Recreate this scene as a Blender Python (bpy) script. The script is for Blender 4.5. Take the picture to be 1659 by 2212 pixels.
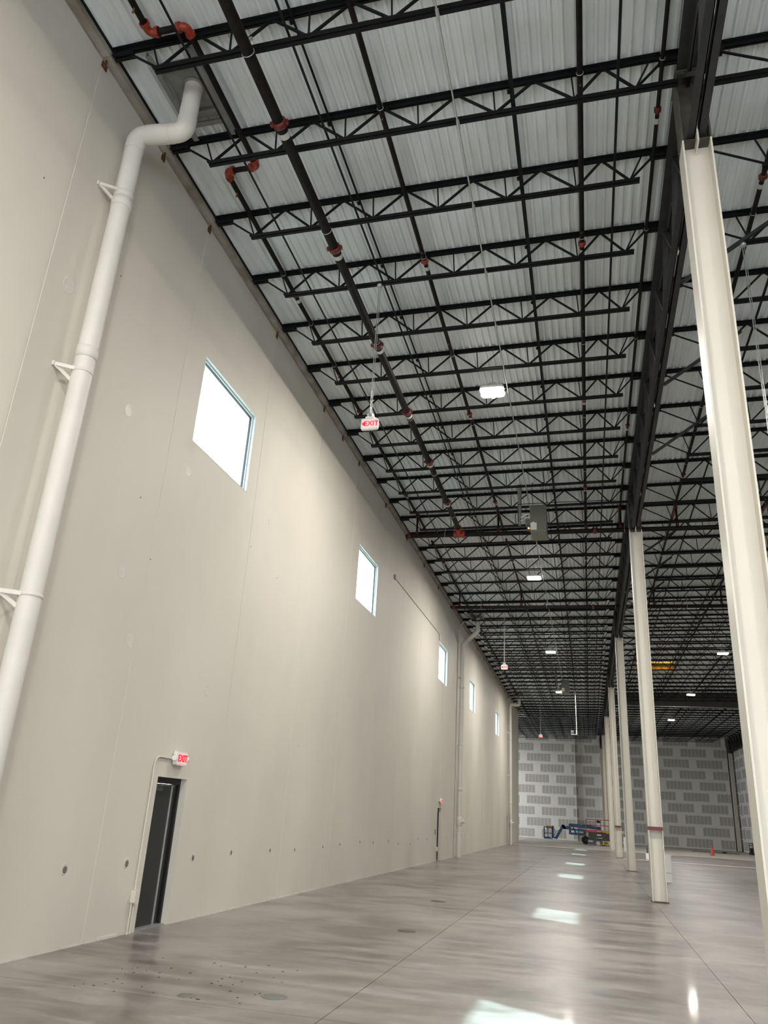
import bpy, bmesh, math, random
from mathutils import Vector, Matrix
random.seed(7)
scn = bpy.context.scene
col = scn.collection
for o in list(bpy.data.objects): bpy.data.objects.remove(o)

# ------------------------------------------------------------------ camera
W, H = 1659.0, 2212.0
F, YAW, PITCH, ROLL, CX, CZ = 1654.005, -0.26647012, 0.37317625, 0.06163827, 6.37490, 1.8
def cam_axes():
    cy, sy, cp, sp = math.cos(YAW), math.sin(YAW), math.cos(PITCH), math.sin(PITCH)
    f = Vector((sy*cp, cy*cp, sp)); r = Vector((cy, -sy, 0)); u = r.cross(f)
    c, s = math.cos(ROLL), math.sin(ROLL)
    return c*r+s*u, -s*r+c*u, f
r_, u_, f_ = cam_axes()
cd = bpy.data.cameras.new('camera'); cam = bpy.data.objects.new('camera', cd); col.objects.link(cam)
cam.matrix_world = Matrix(((r_.x, u_.x, -f_.x, CX), (r_.y, u_.y, -f_.y, 0), (r_.z, u_.z, -f_.z, CZ), (0, 0, 0, 1)))
cd.sensor_fit = 'HORIZONTAL'; cd.sensor_width = 36.0; cd.lens = 36.0*F/W; cd.clip_end = 500; cd.clip_start = 0.05
scn.camera = cam

# ------------------------------------------------------------------ world, sun, exposure
w = bpy.data.worlds.new('world'); scn.world = w; w.use_nodes = True
bg = w.node_tree.nodes['Background']; bg.inputs[0].default_value = (0.88, 0.95, 1.0, 1); bg.inputs[1].default_value = 6.0
sd = bpy.data.lights.new('sun', 'SUN'); sd.energy = 12.0; sd.angle = math.radians(0.8); sd.color = (0.88, 0.98, 1.0)
so = bpy.data.objects.new('sun', sd); col.objects.link(so)
so.rotation_euler = Vector((0.685, -0.418, -1.0)).to_track_quat('-Z', 'Y').to_euler()
scn.view_settings.view_transform = 'Standard'; scn.view_settings.look = 'None'
scn.view_settings.exposure = 0.24; scn.view_settings.gamma = 1; scn.view_settings.use_curve_mapping = False
LAMP = 520.0          # watts per high bay fixture

# ------------------------------------------------------------------ measured layout
ZD, GX = 11.80, 0.01575            # underside of roof deck at the left wall, and its rise per metre
JS, J0 = 15.24/9, 8.27             # joist spacing and first joist at the near column
Y0, BAY = 8.62, 15.24              # column line
XC = 8.112; XR = 22.5              # the two girder lines
ZT = 10.48                         # top of the white paint on the columns
YB = 100.25                        # drywall wall at the far end
def zd(x): return ZD+GX*x
def jy(k): return J0+k*JS

# ------------------------------------------------------------------ materials
MATS = {}
def mat(name, c, rough=.6, var=0.0, scale=3.0, metal=0.0, bump=0.0, stretch=(1,1,1), spec=.5, c2=None, detail=4, lo=.35, hi=.65, rvar=0.0, emit=None, es=0):
    m = bpy.data.materials.new(name); m.use_nodes = True; nt = m.node_tree; N, L = nt.nodes, nt.links
    b = N['Principled BSDF']; b.inputs['Base Color'].default_value = (*c, 1); b.inputs['Roughness'].default_value = rough
    b.inputs['Metallic'].default_value = metal; b.inputs['Specular IOR Level'].default_value = spec
    if emit: b.inputs['Emission Color'].default_value = (*emit, 1); b.inputs['Emission Strength'].default_value = es
    if var or bump or c2 or rvar:
        tc = N.new('ShaderNodeTexCoord'); mp = N.new('ShaderNodeMapping'); mp.inputs['Scale'].default_value = stretch
        geo = N.new('ShaderNodeNewGeometry'); L.new(geo.outputs['Position'], mp.inputs['Vector'])
        nz = N.new('ShaderNodeTexNoise'); nz.inputs['Scale'].default_value = scale; nz.inputs['Detail'].default_value = detail
        L.new(mp.outputs[0], nz.inputs['Vector'])
        if var or c2:
            rp = N.new('ShaderNodeValToRGB'); d = c2 if c2 else tuple(x*(1-var) for x in c)
            rp.color_ramp.elements[0].position = lo; rp.color_ramp.elements[1].position = hi
            rp.color_ramp.elements[0].color = (*d, 1); rp.color_ramp.elements[1].color = (*c, 1)
            L.new(nz.outputs['Fac'], rp.inputs[0]); L.new(rp.outputs[0], b.inputs['Base Color'])
        if rvar:
            mr = N.new('ShaderNodeMapRange'); mr.inputs['To Min'].default_value = rough-rvar; mr.inputs['To Max'].default_value = rough+rvar
            mr.inputs['From Min'].default_value = .3; mr.inputs['From Max'].default_value = .7
            L.new(nz.outputs['Fac'], mr.inputs['Value']); L.new(mr.outputs[0], b.inputs['Roughness'])
        if bump:
            n2 = N.new('ShaderNodeTexNoise'); n2.inputs['Scale'].default_value = 40; n2.inputs['Detail'].default_value = 3
            L.new(geo.outputs['Position'], n2.inputs['Vector'])
            bp = N.new('ShaderNodeBump'); bp.inputs['Strength'].default_value = bump; bp.inputs['Distance'].default_value = .01
            L.new(n2.outputs['Fac'], bp.inputs['Height']); L.new(bp.outputs[0], b.inputs['Normal'])
    MATS[name] = m
    return m
M_wall = mat('painted_concrete_wall', (.675, .637, .563), .60, var=.07, scale=.55, bump=.12, spec=.35, stretch=(1, 1, .5), rvar=.08)
M_bare = mat('unpainted_concrete', (.38, .36, .315), .85, c2=(.25, .22, .18), scale=2.5)
M_led = mat('ledger_steel', (.40, .375, .325), .7, c2=(.24, .205, .165), scale=1.8)
M_rust = mat('rust', (.17, .055, .02), .9, c2=(.07, .03, .015), scale=14)
M_dark = mat('dark_joist_steel', (.0065, .0075, .0095), .6, spec=.22, var=.35, scale=6)
M_dark2 = mat('dark_girder_steel', (.038, .038, .040), .6, spec=.3, var=.25, scale=5)
M_stub = mat('primed_column_stub', (.095, .092, .077), .7, c2=(.055, .050, .040), scale=5)
M_deck = mat('primed_steel_deck', (.74, .78, .80), .5, var=.10, scale=3.0, stretch=(1, .25, 1))
M_col = mat('white_column_paint', (.70, .665, .59), .45, var=.03, scale=2)
M_spout = mat('downspout_paint', (.71, .685, .635), .5, var=.05, scale=3)
M_white = mat('white_plastic', (.78, .77, .74), .4, var=.02)
M_pipe = mat('black_steel_pipe', (.005, .004, .0038), .6, spec=.2, c2=(.012, .009, .008), scale=9)
M_red = mat('red_orange_fitting', (.34, .04, .018), .4, var=.3, scale=25)
M_redd = mat('dark_red_fitting', (.13, .012, .010), .4, var=.3, scale=25)
M_brass = mat('bronze_sprinkler', (.35, .17, .06), .4, metal=.6, var=.2)
M_galv = mat('galvanised_steel', (.55, .56, .56), .35, metal=.7, var=.12, scale=12)
M_gray = mat('gray_primer_steel', (.20, .20, .185), .6, var=.2, scale=8)
M_door = mat('charcoal_door_paint', (.022, .022, .023), .45, var=.1)
M_frame = mat('black_door_frame', (.008, .008, .009), .5, var=.1)
M_alu = mat('white_aluminium', (.70, .74, .74), .3, var=.03)
M_gask = mat('dark_gasket', (.03, .035, .04), .5, var=.1)
M_heater = mat('olive_gray_enamel', (.085, .086, .068), .5, var=.06)
M_heater_lit = mat('bounce_lit_olive_enamel', (.20, .20, .16), .5, var=.06)  # same enamel, lightened to carry the floor bounce on the underside
M_paper = mat('label_paper', (.55, .55, .52), .7, var=.1, scale=60)
M_redtape = mat('red_tape', (.16, .005, .010), .4, var=.1)
M_blue = mat('blue_machine_paint', (.010, .075, .21), .4, var=.15)
M_mred = mat('orange_red_machine_paint', (.50, .05, .02), .45, var=.15)
M_rail = mat('red_rail_paint', (.33, .02, .04), .45, var=.1)
M_yel = mat('yellow_machine_paint', (.60, .38, .02), .45, var=.15)
M_rub = mat('black_rubber', (.012, .012, .013), .8, var=.2)
M_mgray = mat('dark_machine_gray', (.075, .08, .08), .5, var=.2)
M_cone = mat('orange_cone_plastic', (.80, .05, .03), .5, var=.08)
M_mark = mat('wall_repair_patch', (.68, .655, .60), .5, var=.1, scale=20)
M_pit = mat('wall_insert_pit', (.20, .175, .15), .9, var=.3, scale=30)
M_curt = mat('draft_curtain_sheet', (.05, .045, .04), .6, var=.2)
M_ext = mat('exterior_ground', (.35, .34, .31), .9, var=.2)
M_yskin = mat('yellow_skylight_curb', (.75, .42, .06), .5, var=.05)
M_lens = mat('lit_lamp_lens', (1, 1, 1), .4, emit=(1, .94, .84), es=26)
M_exitr = mat('lit_red_lettering', (.8, .0, .03), .4, emit=(1, .01, .04), es=1.1)
M_exitf = mat('lit_exit_face', (.75, .72, .68), .4, emit=(1, .30, .30), es=.30)
M_glow = mat('orange_pilot_glow', (1, .4, .1), .4, emit=(1, .40, .10), es=6)
M_sky = mat('lit_skylight_dome', (1, 1, 1), .4, emit=(1, .62, .14), es=.9)
M_back = mat('plain_gypsum_wall', (.40, .39, .38), .85, var=.08, scale=1.5)
M_strip = mat('pale_strip_white', (.72, .68, .62), .6, var=.05)
M_joint = mat('floor_joint_dark', (.10, .095, .085), .9)
M_speck = mat('dark_floor_speck', (.06, .055, .05), .9)
M_cover = mat('brown_floor_cover', (.10, .075, .06), .5, var=.2)
M_fpatch = mat('gray_floor_patch', (.17, .17, .165), .5, var=.25, scale=30)

def floor_mat(name, a, b_, c_, rough, rr, coat=0.0):
    m = bpy.data.materials.new(name); m.use_nodes = True; nt = m.node_tree; N, L = nt.nodes, nt.links
    b = N['Principled BSDF']; geo = N.new('ShaderNodeNewGeometry')
    def noise(scale, st, det=5, rg=.55):
        mp = N.new('ShaderNodeMapping'); mp.inputs['Scale'].default_value = st; L.new(geo.outputs['Position'], mp.inputs['Vector'])
        n = N.new('ShaderNodeTexNoise'); n.inputs['Scale'].default_value = scale; n.inputs['Detail'].default_value = det
        n.inputs['Roughness'].default_value = rg; n.inputs['Distortion'].default_value = .6; L.new(mp.outputs[0], n.inputs['Vector']); return n
    n1 = noise(.55, (1, 1, 1)); n2 = noise(1.3, (.45, 2.2, 1), 7, .62); n3 = noise(6, (1, 1, 1), 6, .7)
    r1 = N.new('ShaderNodeValToRGB'); r1.color_ramp.elements[0].position = .38; r1.color_ramp.elements[1].position = .60
    r1.color_ramp.elements[0].color = (*a, 1); r1.color_ramp.elements[1].color = (*b_, 1); L.new(n1.outputs['Fac'], r1.inputs[0])
    mx = N.new('ShaderNodeMixRGB'); mx.blend_type = 'MIX'; mx.inputs[2].default_value = (*c_, 1)
    r2 = N.new('ShaderNodeValToRGB'); r2.color_ramp.elements[0].position = .44; r2.color_ramp.elements[1].position = .74
    r2.color_ramp.elements[1].color = (.8, .8, .8, 1); L.new(n2.outputs['Fac'], r2.inputs[0]); L.new(r2.outputs[0], mx.inputs[0]); L.new(r1.outputs[0], mx.inputs[1])
    mx2 = N.new('ShaderNodeMixRGB'); mx2.blend_type = 'MULTIPLY'; mx2.inputs[0].default_value = .4
    L.new(mx.outputs[0], mx2.inputs[1]); L.new(n3.outputs['Fac'], mx2.inputs[2]); L.new(mx2.outputs[0], b.inputs['Base Color'])
    mr = N.new('ShaderNodeMapRange'); mr.inputs['From Min'].default_value = .35; mr.inputs['From Max'].default_value = .7
    mr.inputs['To Min'].default_value = rough-rr; mr.inputs['To Max'].default_value = rough+rr
    L.new(n2.outputs['Fac'], mr.inputs['Value']); L.new(mr.outputs[0], b.inputs['Roughness'])
    b.inputs['Coat Weight'].default_value = coat; b.inputs['Coat Roughness'].default_value = .07; b.inputs['Specular IOR Level'].default_value = .4
    return m
M_floor = floor_mat('polished_concrete', (.135, .122, .103), (.295, .278, .250), (.46, .45, .43), .38, .10, .12)
M_floor2 = floor_mat('dusty_concrete', (.42, .395, .35), (.50, .475, .43), (.54, .51, .46), .6, .1)

def board_mat():
    m = bpy.data.materials.new('taped_gypsum_board'); m.use_nodes = True; nt = m.node_tree; N, L = nt.nodes, nt.links
    b = N['Principled BSDF']; b.inputs['Roughness'].default_value = .85
    tc = N.new('ShaderNodeTexCoord'); nz = N.new('ShaderNodeTexNoise'); nz.inputs['Scale'].default_value = 3.5; nz.inputs['Detail'].default_value = 3
    geo = N.new('ShaderNodeNewGeometry'); L.new(geo.outputs['Position'], nz.inputs['Vector'])
    ad = N.new('ShaderNodeVectorMath'); ad.operation = 'MULTIPLY_ADD'; ad.inputs[1].default_value = (.09, .09, .09); 
    L.new(nz.outputs['Color'], ad.inputs[0]); L.new(tc.outputs['Object'], ad.inputs[2])
    sx = N.new('ShaderNodeSeparateXYZ'); L.new(ad.outputs[0], sx.inputs[0])
    def mth(op, a, v2=None, v3=None):
        n = N.new('ShaderNodeMath'); n.operation = op
        for i, v in enumerate((a, v2, v3)):
            if v is None: continue
            if isinstance(v, (int, float)): n.inputs[i].default_value = v
            else: L.new(v, n.inputs[i])
        return n.outputs[0]
    X = mth('SUBTRACT', sx.outputs[0], .045); Z = mth('SUBTRACT', sx.outputs[2], .045)
    ax = mth('ABSOLUTE', X); az = mth('ABSOLUTE', Z)
    e1 = mth('GREATER_THAN', az, .45)
    e2 = mth('GREATER_THAN', ax, 1.42)
    pp = mth('PINGPONG', mth('ADD', X, .2032), .2032)
    st = mth('LESS_THAN', pp, .036)
    st2 = mth('MULTIPLY', st, .55)
    mask = mth('MAXIMUM', mth('MAXIMUM', e1, e2), st2)
    mx = N.new('ShaderNodeMixRGB'); mx.inputs[1].default_value = (.41, .39, .37, 1); mx.inputs[2].default_value = (.69, .675, .655, 1)
    L.new(mask, mx.inputs[0]); L.new(mx.outputs[0], b.inputs['Base Color']); return m
M_board = board_mat()

def glass_mat():
    m = bpy.data.materials.new('tinted_window_glass'); m.use_nodes = True; nt = m.node_tree; N, L = nt.nodes, nt.links
    N.remove(N['Principled BSDF']); out = N['Material Output']
    t = N.new('ShaderNodeBsdfTransparent'); t.inputs[0].default_value = (.72, .90, .93, 1)
    g = N.new('ShaderNodeBsdfGlossy'); g.inputs['Roughness'].default_value = .02; fr = N.new('ShaderNodeLayerWeight'); fr.inputs[0].default_value = .06
    mx = N.new('ShaderNodeMixShader'); L.new(fr.outputs['Fresnel'], mx.inputs[0]); L.new(t.outputs[0], mx.inputs[1]); L.new(g.outputs[0], mx.inputs[2]); L.new(mx.outputs[0], out.inputs[0])
    return m
M_glass = glass_mat()

# ------------------------------------------------------------------ mesh building
class MB:
    def __init__(s): s.v = []; s.f = []; s.mi = []; s.sm = []
    def add(s, vs, fs, mi=0, smooth=False):
        n = len(s.v); s.v += [tuple(v) for v in vs]; s.f += [tuple(i+n for i in f) for f in fs]
        s.mi += [mi]*len(fs); s.sm += [smooth]*len(fs); return s
    def box(s, a, b, mi=0):
        (x0, y0, z0), (x1, y1, z1) = a, b
        x0, x1 = min(x0, x1), max(x0, x1); y0, y1 = min(y0, y1), max(y0, y1); z0, z1 = min(z0, z1), max(z0, z1)
        vs = [(x0,y0,z0),(x1,y0,z0),(x1,y1,z0),(x0,y1,z0),(x0,y0,z1),(x1,y0,z1),(x1,y1,z1),(x0,y1,z1)]
        return s.add(vs, [(0,3,2,1),(4,5,6,7),(0,1,5,4),(1,2,6,5),(2,3,7,6),(3,0,4,7)], mi)
    def bar(s, p, q, w, h, up=(0,0,1), mi=0, off=(0,0)):
        p, q = Vector(p), Vector(q); d = (q-p).normalized(); upv = Vector(up)
        if abs(d.dot(upv)) > .98: upv = Vector((0, 1, 0))
        sx = d.cross(upv).normalized(); uz = sx.cross(d).normalized()
        o = sx*off[0]+uz*off[1]; c = [(-w/2,-h/2),(w/2,-h/2),(w/2,h/2),(-w/2,h/2)]
        vs = [p+o+sx*a+uz*b for a, b in c]+[q+o+sx*a+uz*b for a, b in c]
        return s.add(vs, [(3,2,1,0),(4,5,6,7),(0,1,5,4),(1,2,6,5),(2,3,7,6),(3,0,4,7)], mi)
    def tube(s, pts, r, n=10, mi=0, cap=True):
        pts = [Vector(p) for p in pts]; R = r if isinstance(r, (list, tuple)) else [r]*len(pts)
        rings = []; prev = None
        for i, p in enumerate(pts):
            d = ((pts[min(i+1, len(pts)-1)]-pts[max(i-1, 0)])).normalized()
            if prev is None:
                up = Vector((0,0,1)) if abs(d.z) < .95 else Vector((0,1,0)); sx = d.cross(up).normalized()
            else:
                sx = (prev-d*prev.dot(d)).normalized()
            prev = sx; uy = d.cross(sx)
            rings.append([p+(sx*math.cos(2*math.pi*k/n)+uy*math.sin(2*math.pi*k/n))*R[i] for k in range(n)])
        vs = [v for rr in rings for v in rr]; fs = []
        for i in range(len(pts)-1):
            for k in range(n):
                a, b = i*n+k, i*n+(k+1) % n; fs.append((a, b, b+n, a+n))
        s.add(vs, fs, mi, True)
        if cap: 
            s.add(rings[0], [tuple(range(n))[::-1]], mi); s.add(rings[-1], [tuple(range(n))], mi)
        return s
    def lathe(s, c, prof, n=20, mi=0, axis='z', smooth=True):
        vs = []; c = Vector(c)
        for r, z in prof:
            for k in range(n):
                a = 2*math.pi*k/n; x, y = r*math.cos(a), r*math.sin(a)
                vs.append(c+(Vector((x, y, z)) if axis == 'z' else Vector((z, x, y)) if axis == 'x' else Vector((y, z, x))))
        fs = []
        for i in range(len(prof)-1):
            for k in range(n):
                a, b = i*n+k, i*n+(k+1) % n; fs.append((a, b, b+n, a+n))
        fs.append(tuple(range(n))[::-1]); fs.append(tuple(range((len(prof)-1)*n, len(prof)*n)))
        return s.add(vs, fs, mi, smooth)
    def mesh(s, name, mats):
        me = bpy.data.meshes.new(name); me.from_pydata(s.v, [], s.f)
        for m in (mats if isinstance(mats, (list, tuple)) else [mats]): me.materials.append(m)
        if any(s.mi): me.polygons.foreach_set('material_index', s.mi)
        me.polygons.foreach_set('use_smooth', s.sm); me.update(); return me
    def build(s, name, mats, parent=None, loc=(0,0,0)):
        o = bpy.data.objects.new(name, s.mesh(name, mats)); col.objects.link(o); o.location = loc
        if parent: o.parent = parent
        return o
def mo(name, mesh, parent=None, loc=(0,0,0), rot=(0,0,0)):
    o = bpy.data.objects.new(name, mesh); col.objects.link(o); o.location = loc; o.rotation_euler = rot
    if parent: o.parent = parent
    return o
def thing(name, label, cat, loc=(0,0,0), rz=0, group=None):
    o = bpy.data.objects.new(name, None); col.objects.link(o); o.location = loc; o.rotation_euler = (0,0,rz); o.empty_display_size = .2
    return tag(o, label, cat, group)
def tag(o, label, cat, group=None):
    o['label'] = label; o['category'] = cat
    if group: o['group'] = group
    return o
def struct(o): o['kind'] = 'structure'; return o
KIDS = {}
def kids(o):
    return [c for c in bpy.data.objects if c.parent == o]
def copy_tree(src_list, root, loc, label, group=None):
    """src_list: [(part, [subparts])] so that no scene wide search is needed"""
    r = root.copy(); col.objects.link(r); r.location = loc; r['label'] = label
    if group: r['group'] = group
    for p, subs in src_list:
        c = p.copy(); col.objects.link(c); c.parent = r
        for q in subs:
            d = q.copy(); col.objects.link(d); d.parent = c
    return r
def tree(root): return [(p, kids(p)) for p in kids(root)]
def ordn(n): return ['zeroth','first','second','third','fourth','fifth','sixth','seventh','eighth','ninth','tenth'][n]
def text_mesh(body, size, extr=.004):
    cu = bpy.data.curves.new('lettering', 'FONT'); cu.body = body; cu.size = size; cu.extrude = extr; cu.align_x = 'CENTER'; cu.align_y = 'CENTER'; cu.offset = size*.012
    o = bpy.data.objects.new('t', cu); col.objects.link(o); bpy.context.view_layer.update()
    me = bpy.data.meshes.new_from_object(o.evaluated_get(bpy.context.evaluated_depsgraph_get())); bpy.data.objects.remove(o); return me
def bend(p0, p1, p2, r, n=6):
    p0, p1, p2 = map(Vector, (p0, p1, p2)); a = p1+(p0-p1).normalized()*r; b = p1+(p2-p1).normalized()*r
    return [a*(1-t)**2+p1*2*t*(1-t)+b*t*t for t in [i/n for i in range(n+1)]]

# ------------------------------------------------------------------ floor
fl = struct(MB().box((-.3, -10.3, -.3), (23.1, 77.6, -.012)).box((-12.5, 77.6, -.3), (23.1, 101, -.012)).build('floor', M_joint))
xs = [-.29, 3.92, 7.95, 12.72, 17.5, 23.0]
ys = [-10.2]+[7.9-BAY*.5]+[7.9+BAY*k for k in range(0, 5)]+[84.1, 100.9]
g = .004
for j in range(len(ys)-1):
    for i in range(len(xs)-1):
        m = M_floor2 if ys[j] > 68 else M_floor
        MB().box((xs[i]+g, ys[j]+g, -.05), (xs[i+1]-g, ys[j+1]-g, 0)).build('floor_slab', m, fl)
MB().box((-12.4, 77.9, -.05), (-.3, 100.9, 0)).build('floor_slab', M_floor2, fl)
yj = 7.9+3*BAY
MB().box((8.3, yj-.30, -.01), (22.7, yj+.30, .003)).build('pale_joint_strip', M_strip, fl)  # wide pale strip along the slab joint
MB().box((2.5, yj-.04, -.01), (8.3, yj+.04, .003)).build('pale_joint_strip', M_strip, fl)
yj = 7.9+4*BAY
MB().box((.2, yj-.35, -.01), (22.7, yj+.35, .003)).build('pale_joint_strip', M_strip, fl)  # wide pale strip where the polished slabs end
for x, y, r in ((3.38, 14.0, .15), (2.99, 19.1, .17)):
    MB().lathe((x, y, 0), [(r, 0), (r, .006), (r-.02, .009), (.01, .009)], 20).build('floor_cover', M_cover, fl)
MB().lathe((3.22, 8.5, 0), [(.14, 0), (.14, .003), (.12, .004), (.01, .004)], 9).build('floor_patch', M_fpatch, fl)
MB().lathe((2.45, 8.1, 0), [(.10, 0), (.10, .002), (.01, .003)], 7).build('floor_patch', M_fpatch, fl)
sp = MB()
for i in range(46):
    x, y, r = random.uniform(1.2, 3.3), random.uniform(7.9, 10.0), random.uniform(.007, .02)
    sp.lathe((x, y, 0), [(r, 0), (r*.8, .003), (r*.2, .004)], 6)
o = sp.build('floor_speck', M_speck, fl); o['kind'] = 'stuff'
struct(MB().box((-90, -90, -.5), (-.7, 77, -.32)).box((-90, 77, -.5), (-13, 190, -.32)).build('ground', M_ext))

# ------------------------------------------------------------------ left wall of precast panels
PW = 3.39; PY = [6.53+PW*k for k in range(-5, 22)]
WIN = {1: (10.57, 12.87), 2: (20.79, 23.07), 3: (34.40, 36.66), 4: (44.44, 46.70), 5: (57.72, 60.02), 6: (68.05, 70.33)}
ZW0, ZW1 = 7.55, 9.26
DOOR = {1: (11.19, 12.14), 2: (35.20, 36.14), 3: (65.90, 66.80)}
TH = .28
wl = bpy.data.objects.new('wall_left', None); col.objects.link(wl); struct(wl)
def panel(y0, y1, holes, zt=12.35):
    e = .010
    Y = sorted({y0, y0+e, y1-e, y1} | {h[0] for h in holes} | {h[1] for h in holes})
    Z = sorted({-.05, 11.615, zt} | {h[2] for h in holes} | {h[3] for h in holes})
    b = MB(); ny, nz = len(Y), len(Z)
    vs = []
    for i, y in enumerate(Y):
        for z in Z:
            vs.append((-.012 if i in (0, ny-1) else 0.0, y, z))
    nb = len(vs)
    for y in Y:
        for z in Z: vs.append((-TH, y, z))
    idx = lambda i, k: i*nz+k
    def solid(i, k):
        if not (0 <= i < ny-1 and 0 <= k < nz-1): return False
        cy, cz = (Y[i]+Y[i+1])/2, (Z[k]+Z[k+1])/2
        return not any(h[0] < cy < h[1] and h[2] < cz < h[3] for h in holes)
    fs, mi = [], []
    for i in range(ny-1):
        for k in range(nz-1):
            if not solid(i, k): continue
            bare = 1 if Z[k] >= 11.6 else 0
            a, b1, c, d = idx(i, k), idx(i+1, k), idx(i+1, k+1), idx(i, k+1)
            fs.append((a, b1, c, d)); mi.append(bare); fs.append((a+nb, d+nb, c+nb, b1+nb)); mi.append(1)
            if not solid(i-1, k): fs.append((a, d, d+nb, a+nb)); mi.append(0)
            if not solid(i+1, k): fs.append((b1, b1+nb, c+nb, c)); mi.append(0)
            if not solid(i, k-1): fs.append((a, a+nb, b1+nb, b1)); mi.append(0)
            if not solid(i, k+1): fs.append((d, c, c+nb, d+nb)); mi.append(0)
    m = MB(); m.v = vs; m.f = fs; m.mi = mi; m.sm = [False]*len(fs)
    return m.build('wall_panel', [M_wall, M_bare], wl)
for i in range(len(PY)-1):
    y0, y1 = PY[i], PY[i+1]; hs = []
    for n, (a, b) in WIN.items():
        if y0 < (a+b)/2 < y1: hs.append((max(a, y0+.012), min(b, y1-.012), ZW0, ZW1))
    for n, (a, b) in DOOR.items():
        if y0 < (a+b)/2 < y1: hs.append((a, b, -.05, 2.115))
    panel(y0, y1, hs)
# ledger along the wall top, one length per panel
for i in range(len(PY)-1):
    y0, y1 = PY[i], PY[i+1]
    MB().box((.0, y0+.004, 11.665), (.105, y1-.004, 11.70)).box((0, y0+.004, 11.70), (.02, y1-.004, zd(0)+.03)).box((.085, y0+.004, 11.70), (.105, y1-.004, 11.775)).build('ledger_angle', M_led, wl)
    MB().box((.085, y0, 11.776), (.135, y1, zd(.1)+.004)).build('deck_edge_angle', M_dark, wl)
for k in range(-6, 42):
    y = jy(k); s = random.uniform(.8, 1.2)
    if k % 2 == 1 or k in (0, 3, 6):
        b = MB(); b.box((0, y-.05*s, 11.50), (.012, y+.05*s, 11.60)); b.lathe((.014, y+.01, 11.55), [(.035*s, 0), (.028*s, .006), (.012, .012)], 8, axis='x')
        b.box((0.005, y-.012, 11.56), (.03, y+.012, 11.665)); b.build('rusty_embed_plate', M_rust, wl)
# insert pits and repair discs
for y, z in [(9.265,.914),(10.687,.925),(12.70,.93),(14.196,.965),(16.10,.95),(17.56,.92),(19.56,.93),(20.99,.96),(22.93,.98),(24.45,.94),(26.41,.95),(27.84,.84),(29.81,.80),(31.2,.95),(5.9,.92),(33.0,.9),(37.6,.93),(42.2,.93),(43.6,.95),(45.7,.93)]:
    r = random.uniform(.045, .062)
    b = MB(); b.lathe((.0, y, z), [(r*1.25, 0), (r*1.1, .003), (r*.9, .001)], 11, 0, 'x'); b.lathe((.0015, y+.012, z-.01), [(r*.75, 0), (r*.6, .002), (r*.2, .0025)], 9, 1, 'x')
    b.build('lifting_insert_pit', [M_mark, M_pit], wl)
for y, z, r in [(6.95,8.0,.11),(8.7,7.1,.10),(9.3,4.8,.10),(9.8,3.9,.10),(12.4,3.6,.10),(16.6,3.4,.09),(10.6,7.0,.11),(14.2,7.4,.10),(5.7,5.0,.11),(24.8,6.2,.09)]:
    MB().lathe((0, y, z), [(r, 0), (r*.97, .003), (r*.9, .0015), (.02, .0015)], 18, 0, 'x').build('repair_disc', M_mark, wl)
b = MB(); rnd = random.Random(4); y = 3.0
while y < 38:
    L_ = rnd.uniform(.05, .5); h_ = rnd.uniform(.006, .035)
    if not any(a-.05 < y < bb+.05 or a-.05 < y+L_ < bb+.05 for a, bb in DOOR.values()): b.box((0, y, 0), (rnd.uniform(.004, .016), y+L_, h_), 0)
    y += L_+rnd.uniform(.0, .25)
o = b.build('floor_edge_grout', [M_mark, M_pit], wl); o['kind'] = 'stuff'
for y, z in [(7.9,8.9),(6.1,9.0),(9.4,6.0),(9.95,5.2),(13.4,6.6),(14.9,6.4),(17.2,3.1),(28.9,6.1)]:
    MB().lathe((0, y, z), [(.014, 0), (.012, .003), (.004, .003)], 7, 0, 'x').build('tie_hole', M_pit, wl)

# end return of the left wall, and the side room beyond it
struct(MB().box((-12.4, 77.62, -.05), (-.30, 77.9, 12.3)).build('wall_return', M_back))
b = MB(); b.box((-12.7, 77.7, -.05), (-12.4, 88.5, 12.3)).box((-12.7, 99.0, -.05), (-12.4, 101, 12.3)).box((-12.7, 88.5, 8.6), (-12.4, 99.0, 12.3))  # unseen daylight opening, guessed and sized to brighten the far boards
struct(b.build('wall_far_left', M_back))
b = MB().box((-.5, -10.6, 5.4), (23.1, -10.3, 12.4))
for x0, x1 in ((-.5, 1.0), (5.4, 6.2), (10.6, 11.4), (15.8, 16.6), (21.0, 23.1)): b.box((x0, -10.6, -.05), (x1, -10.3, 5.4))  # openings added out of view, letting daylight fill the deck and near walls
struct(b.build('wall_rear', M_wall))
struct(MB().box((22.86, -10.6, -.05), (23.1, 101, 12.4)).build('wall_right', M_back))
struct(MB().box((-12.7, YB+.55, -.05), (23.1, YB+.8, 12.4)).build('wall_back', M_back))
wr = bpy.data.objects['wall_right']; wb = bpy.data.objects['wall_back']

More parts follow.
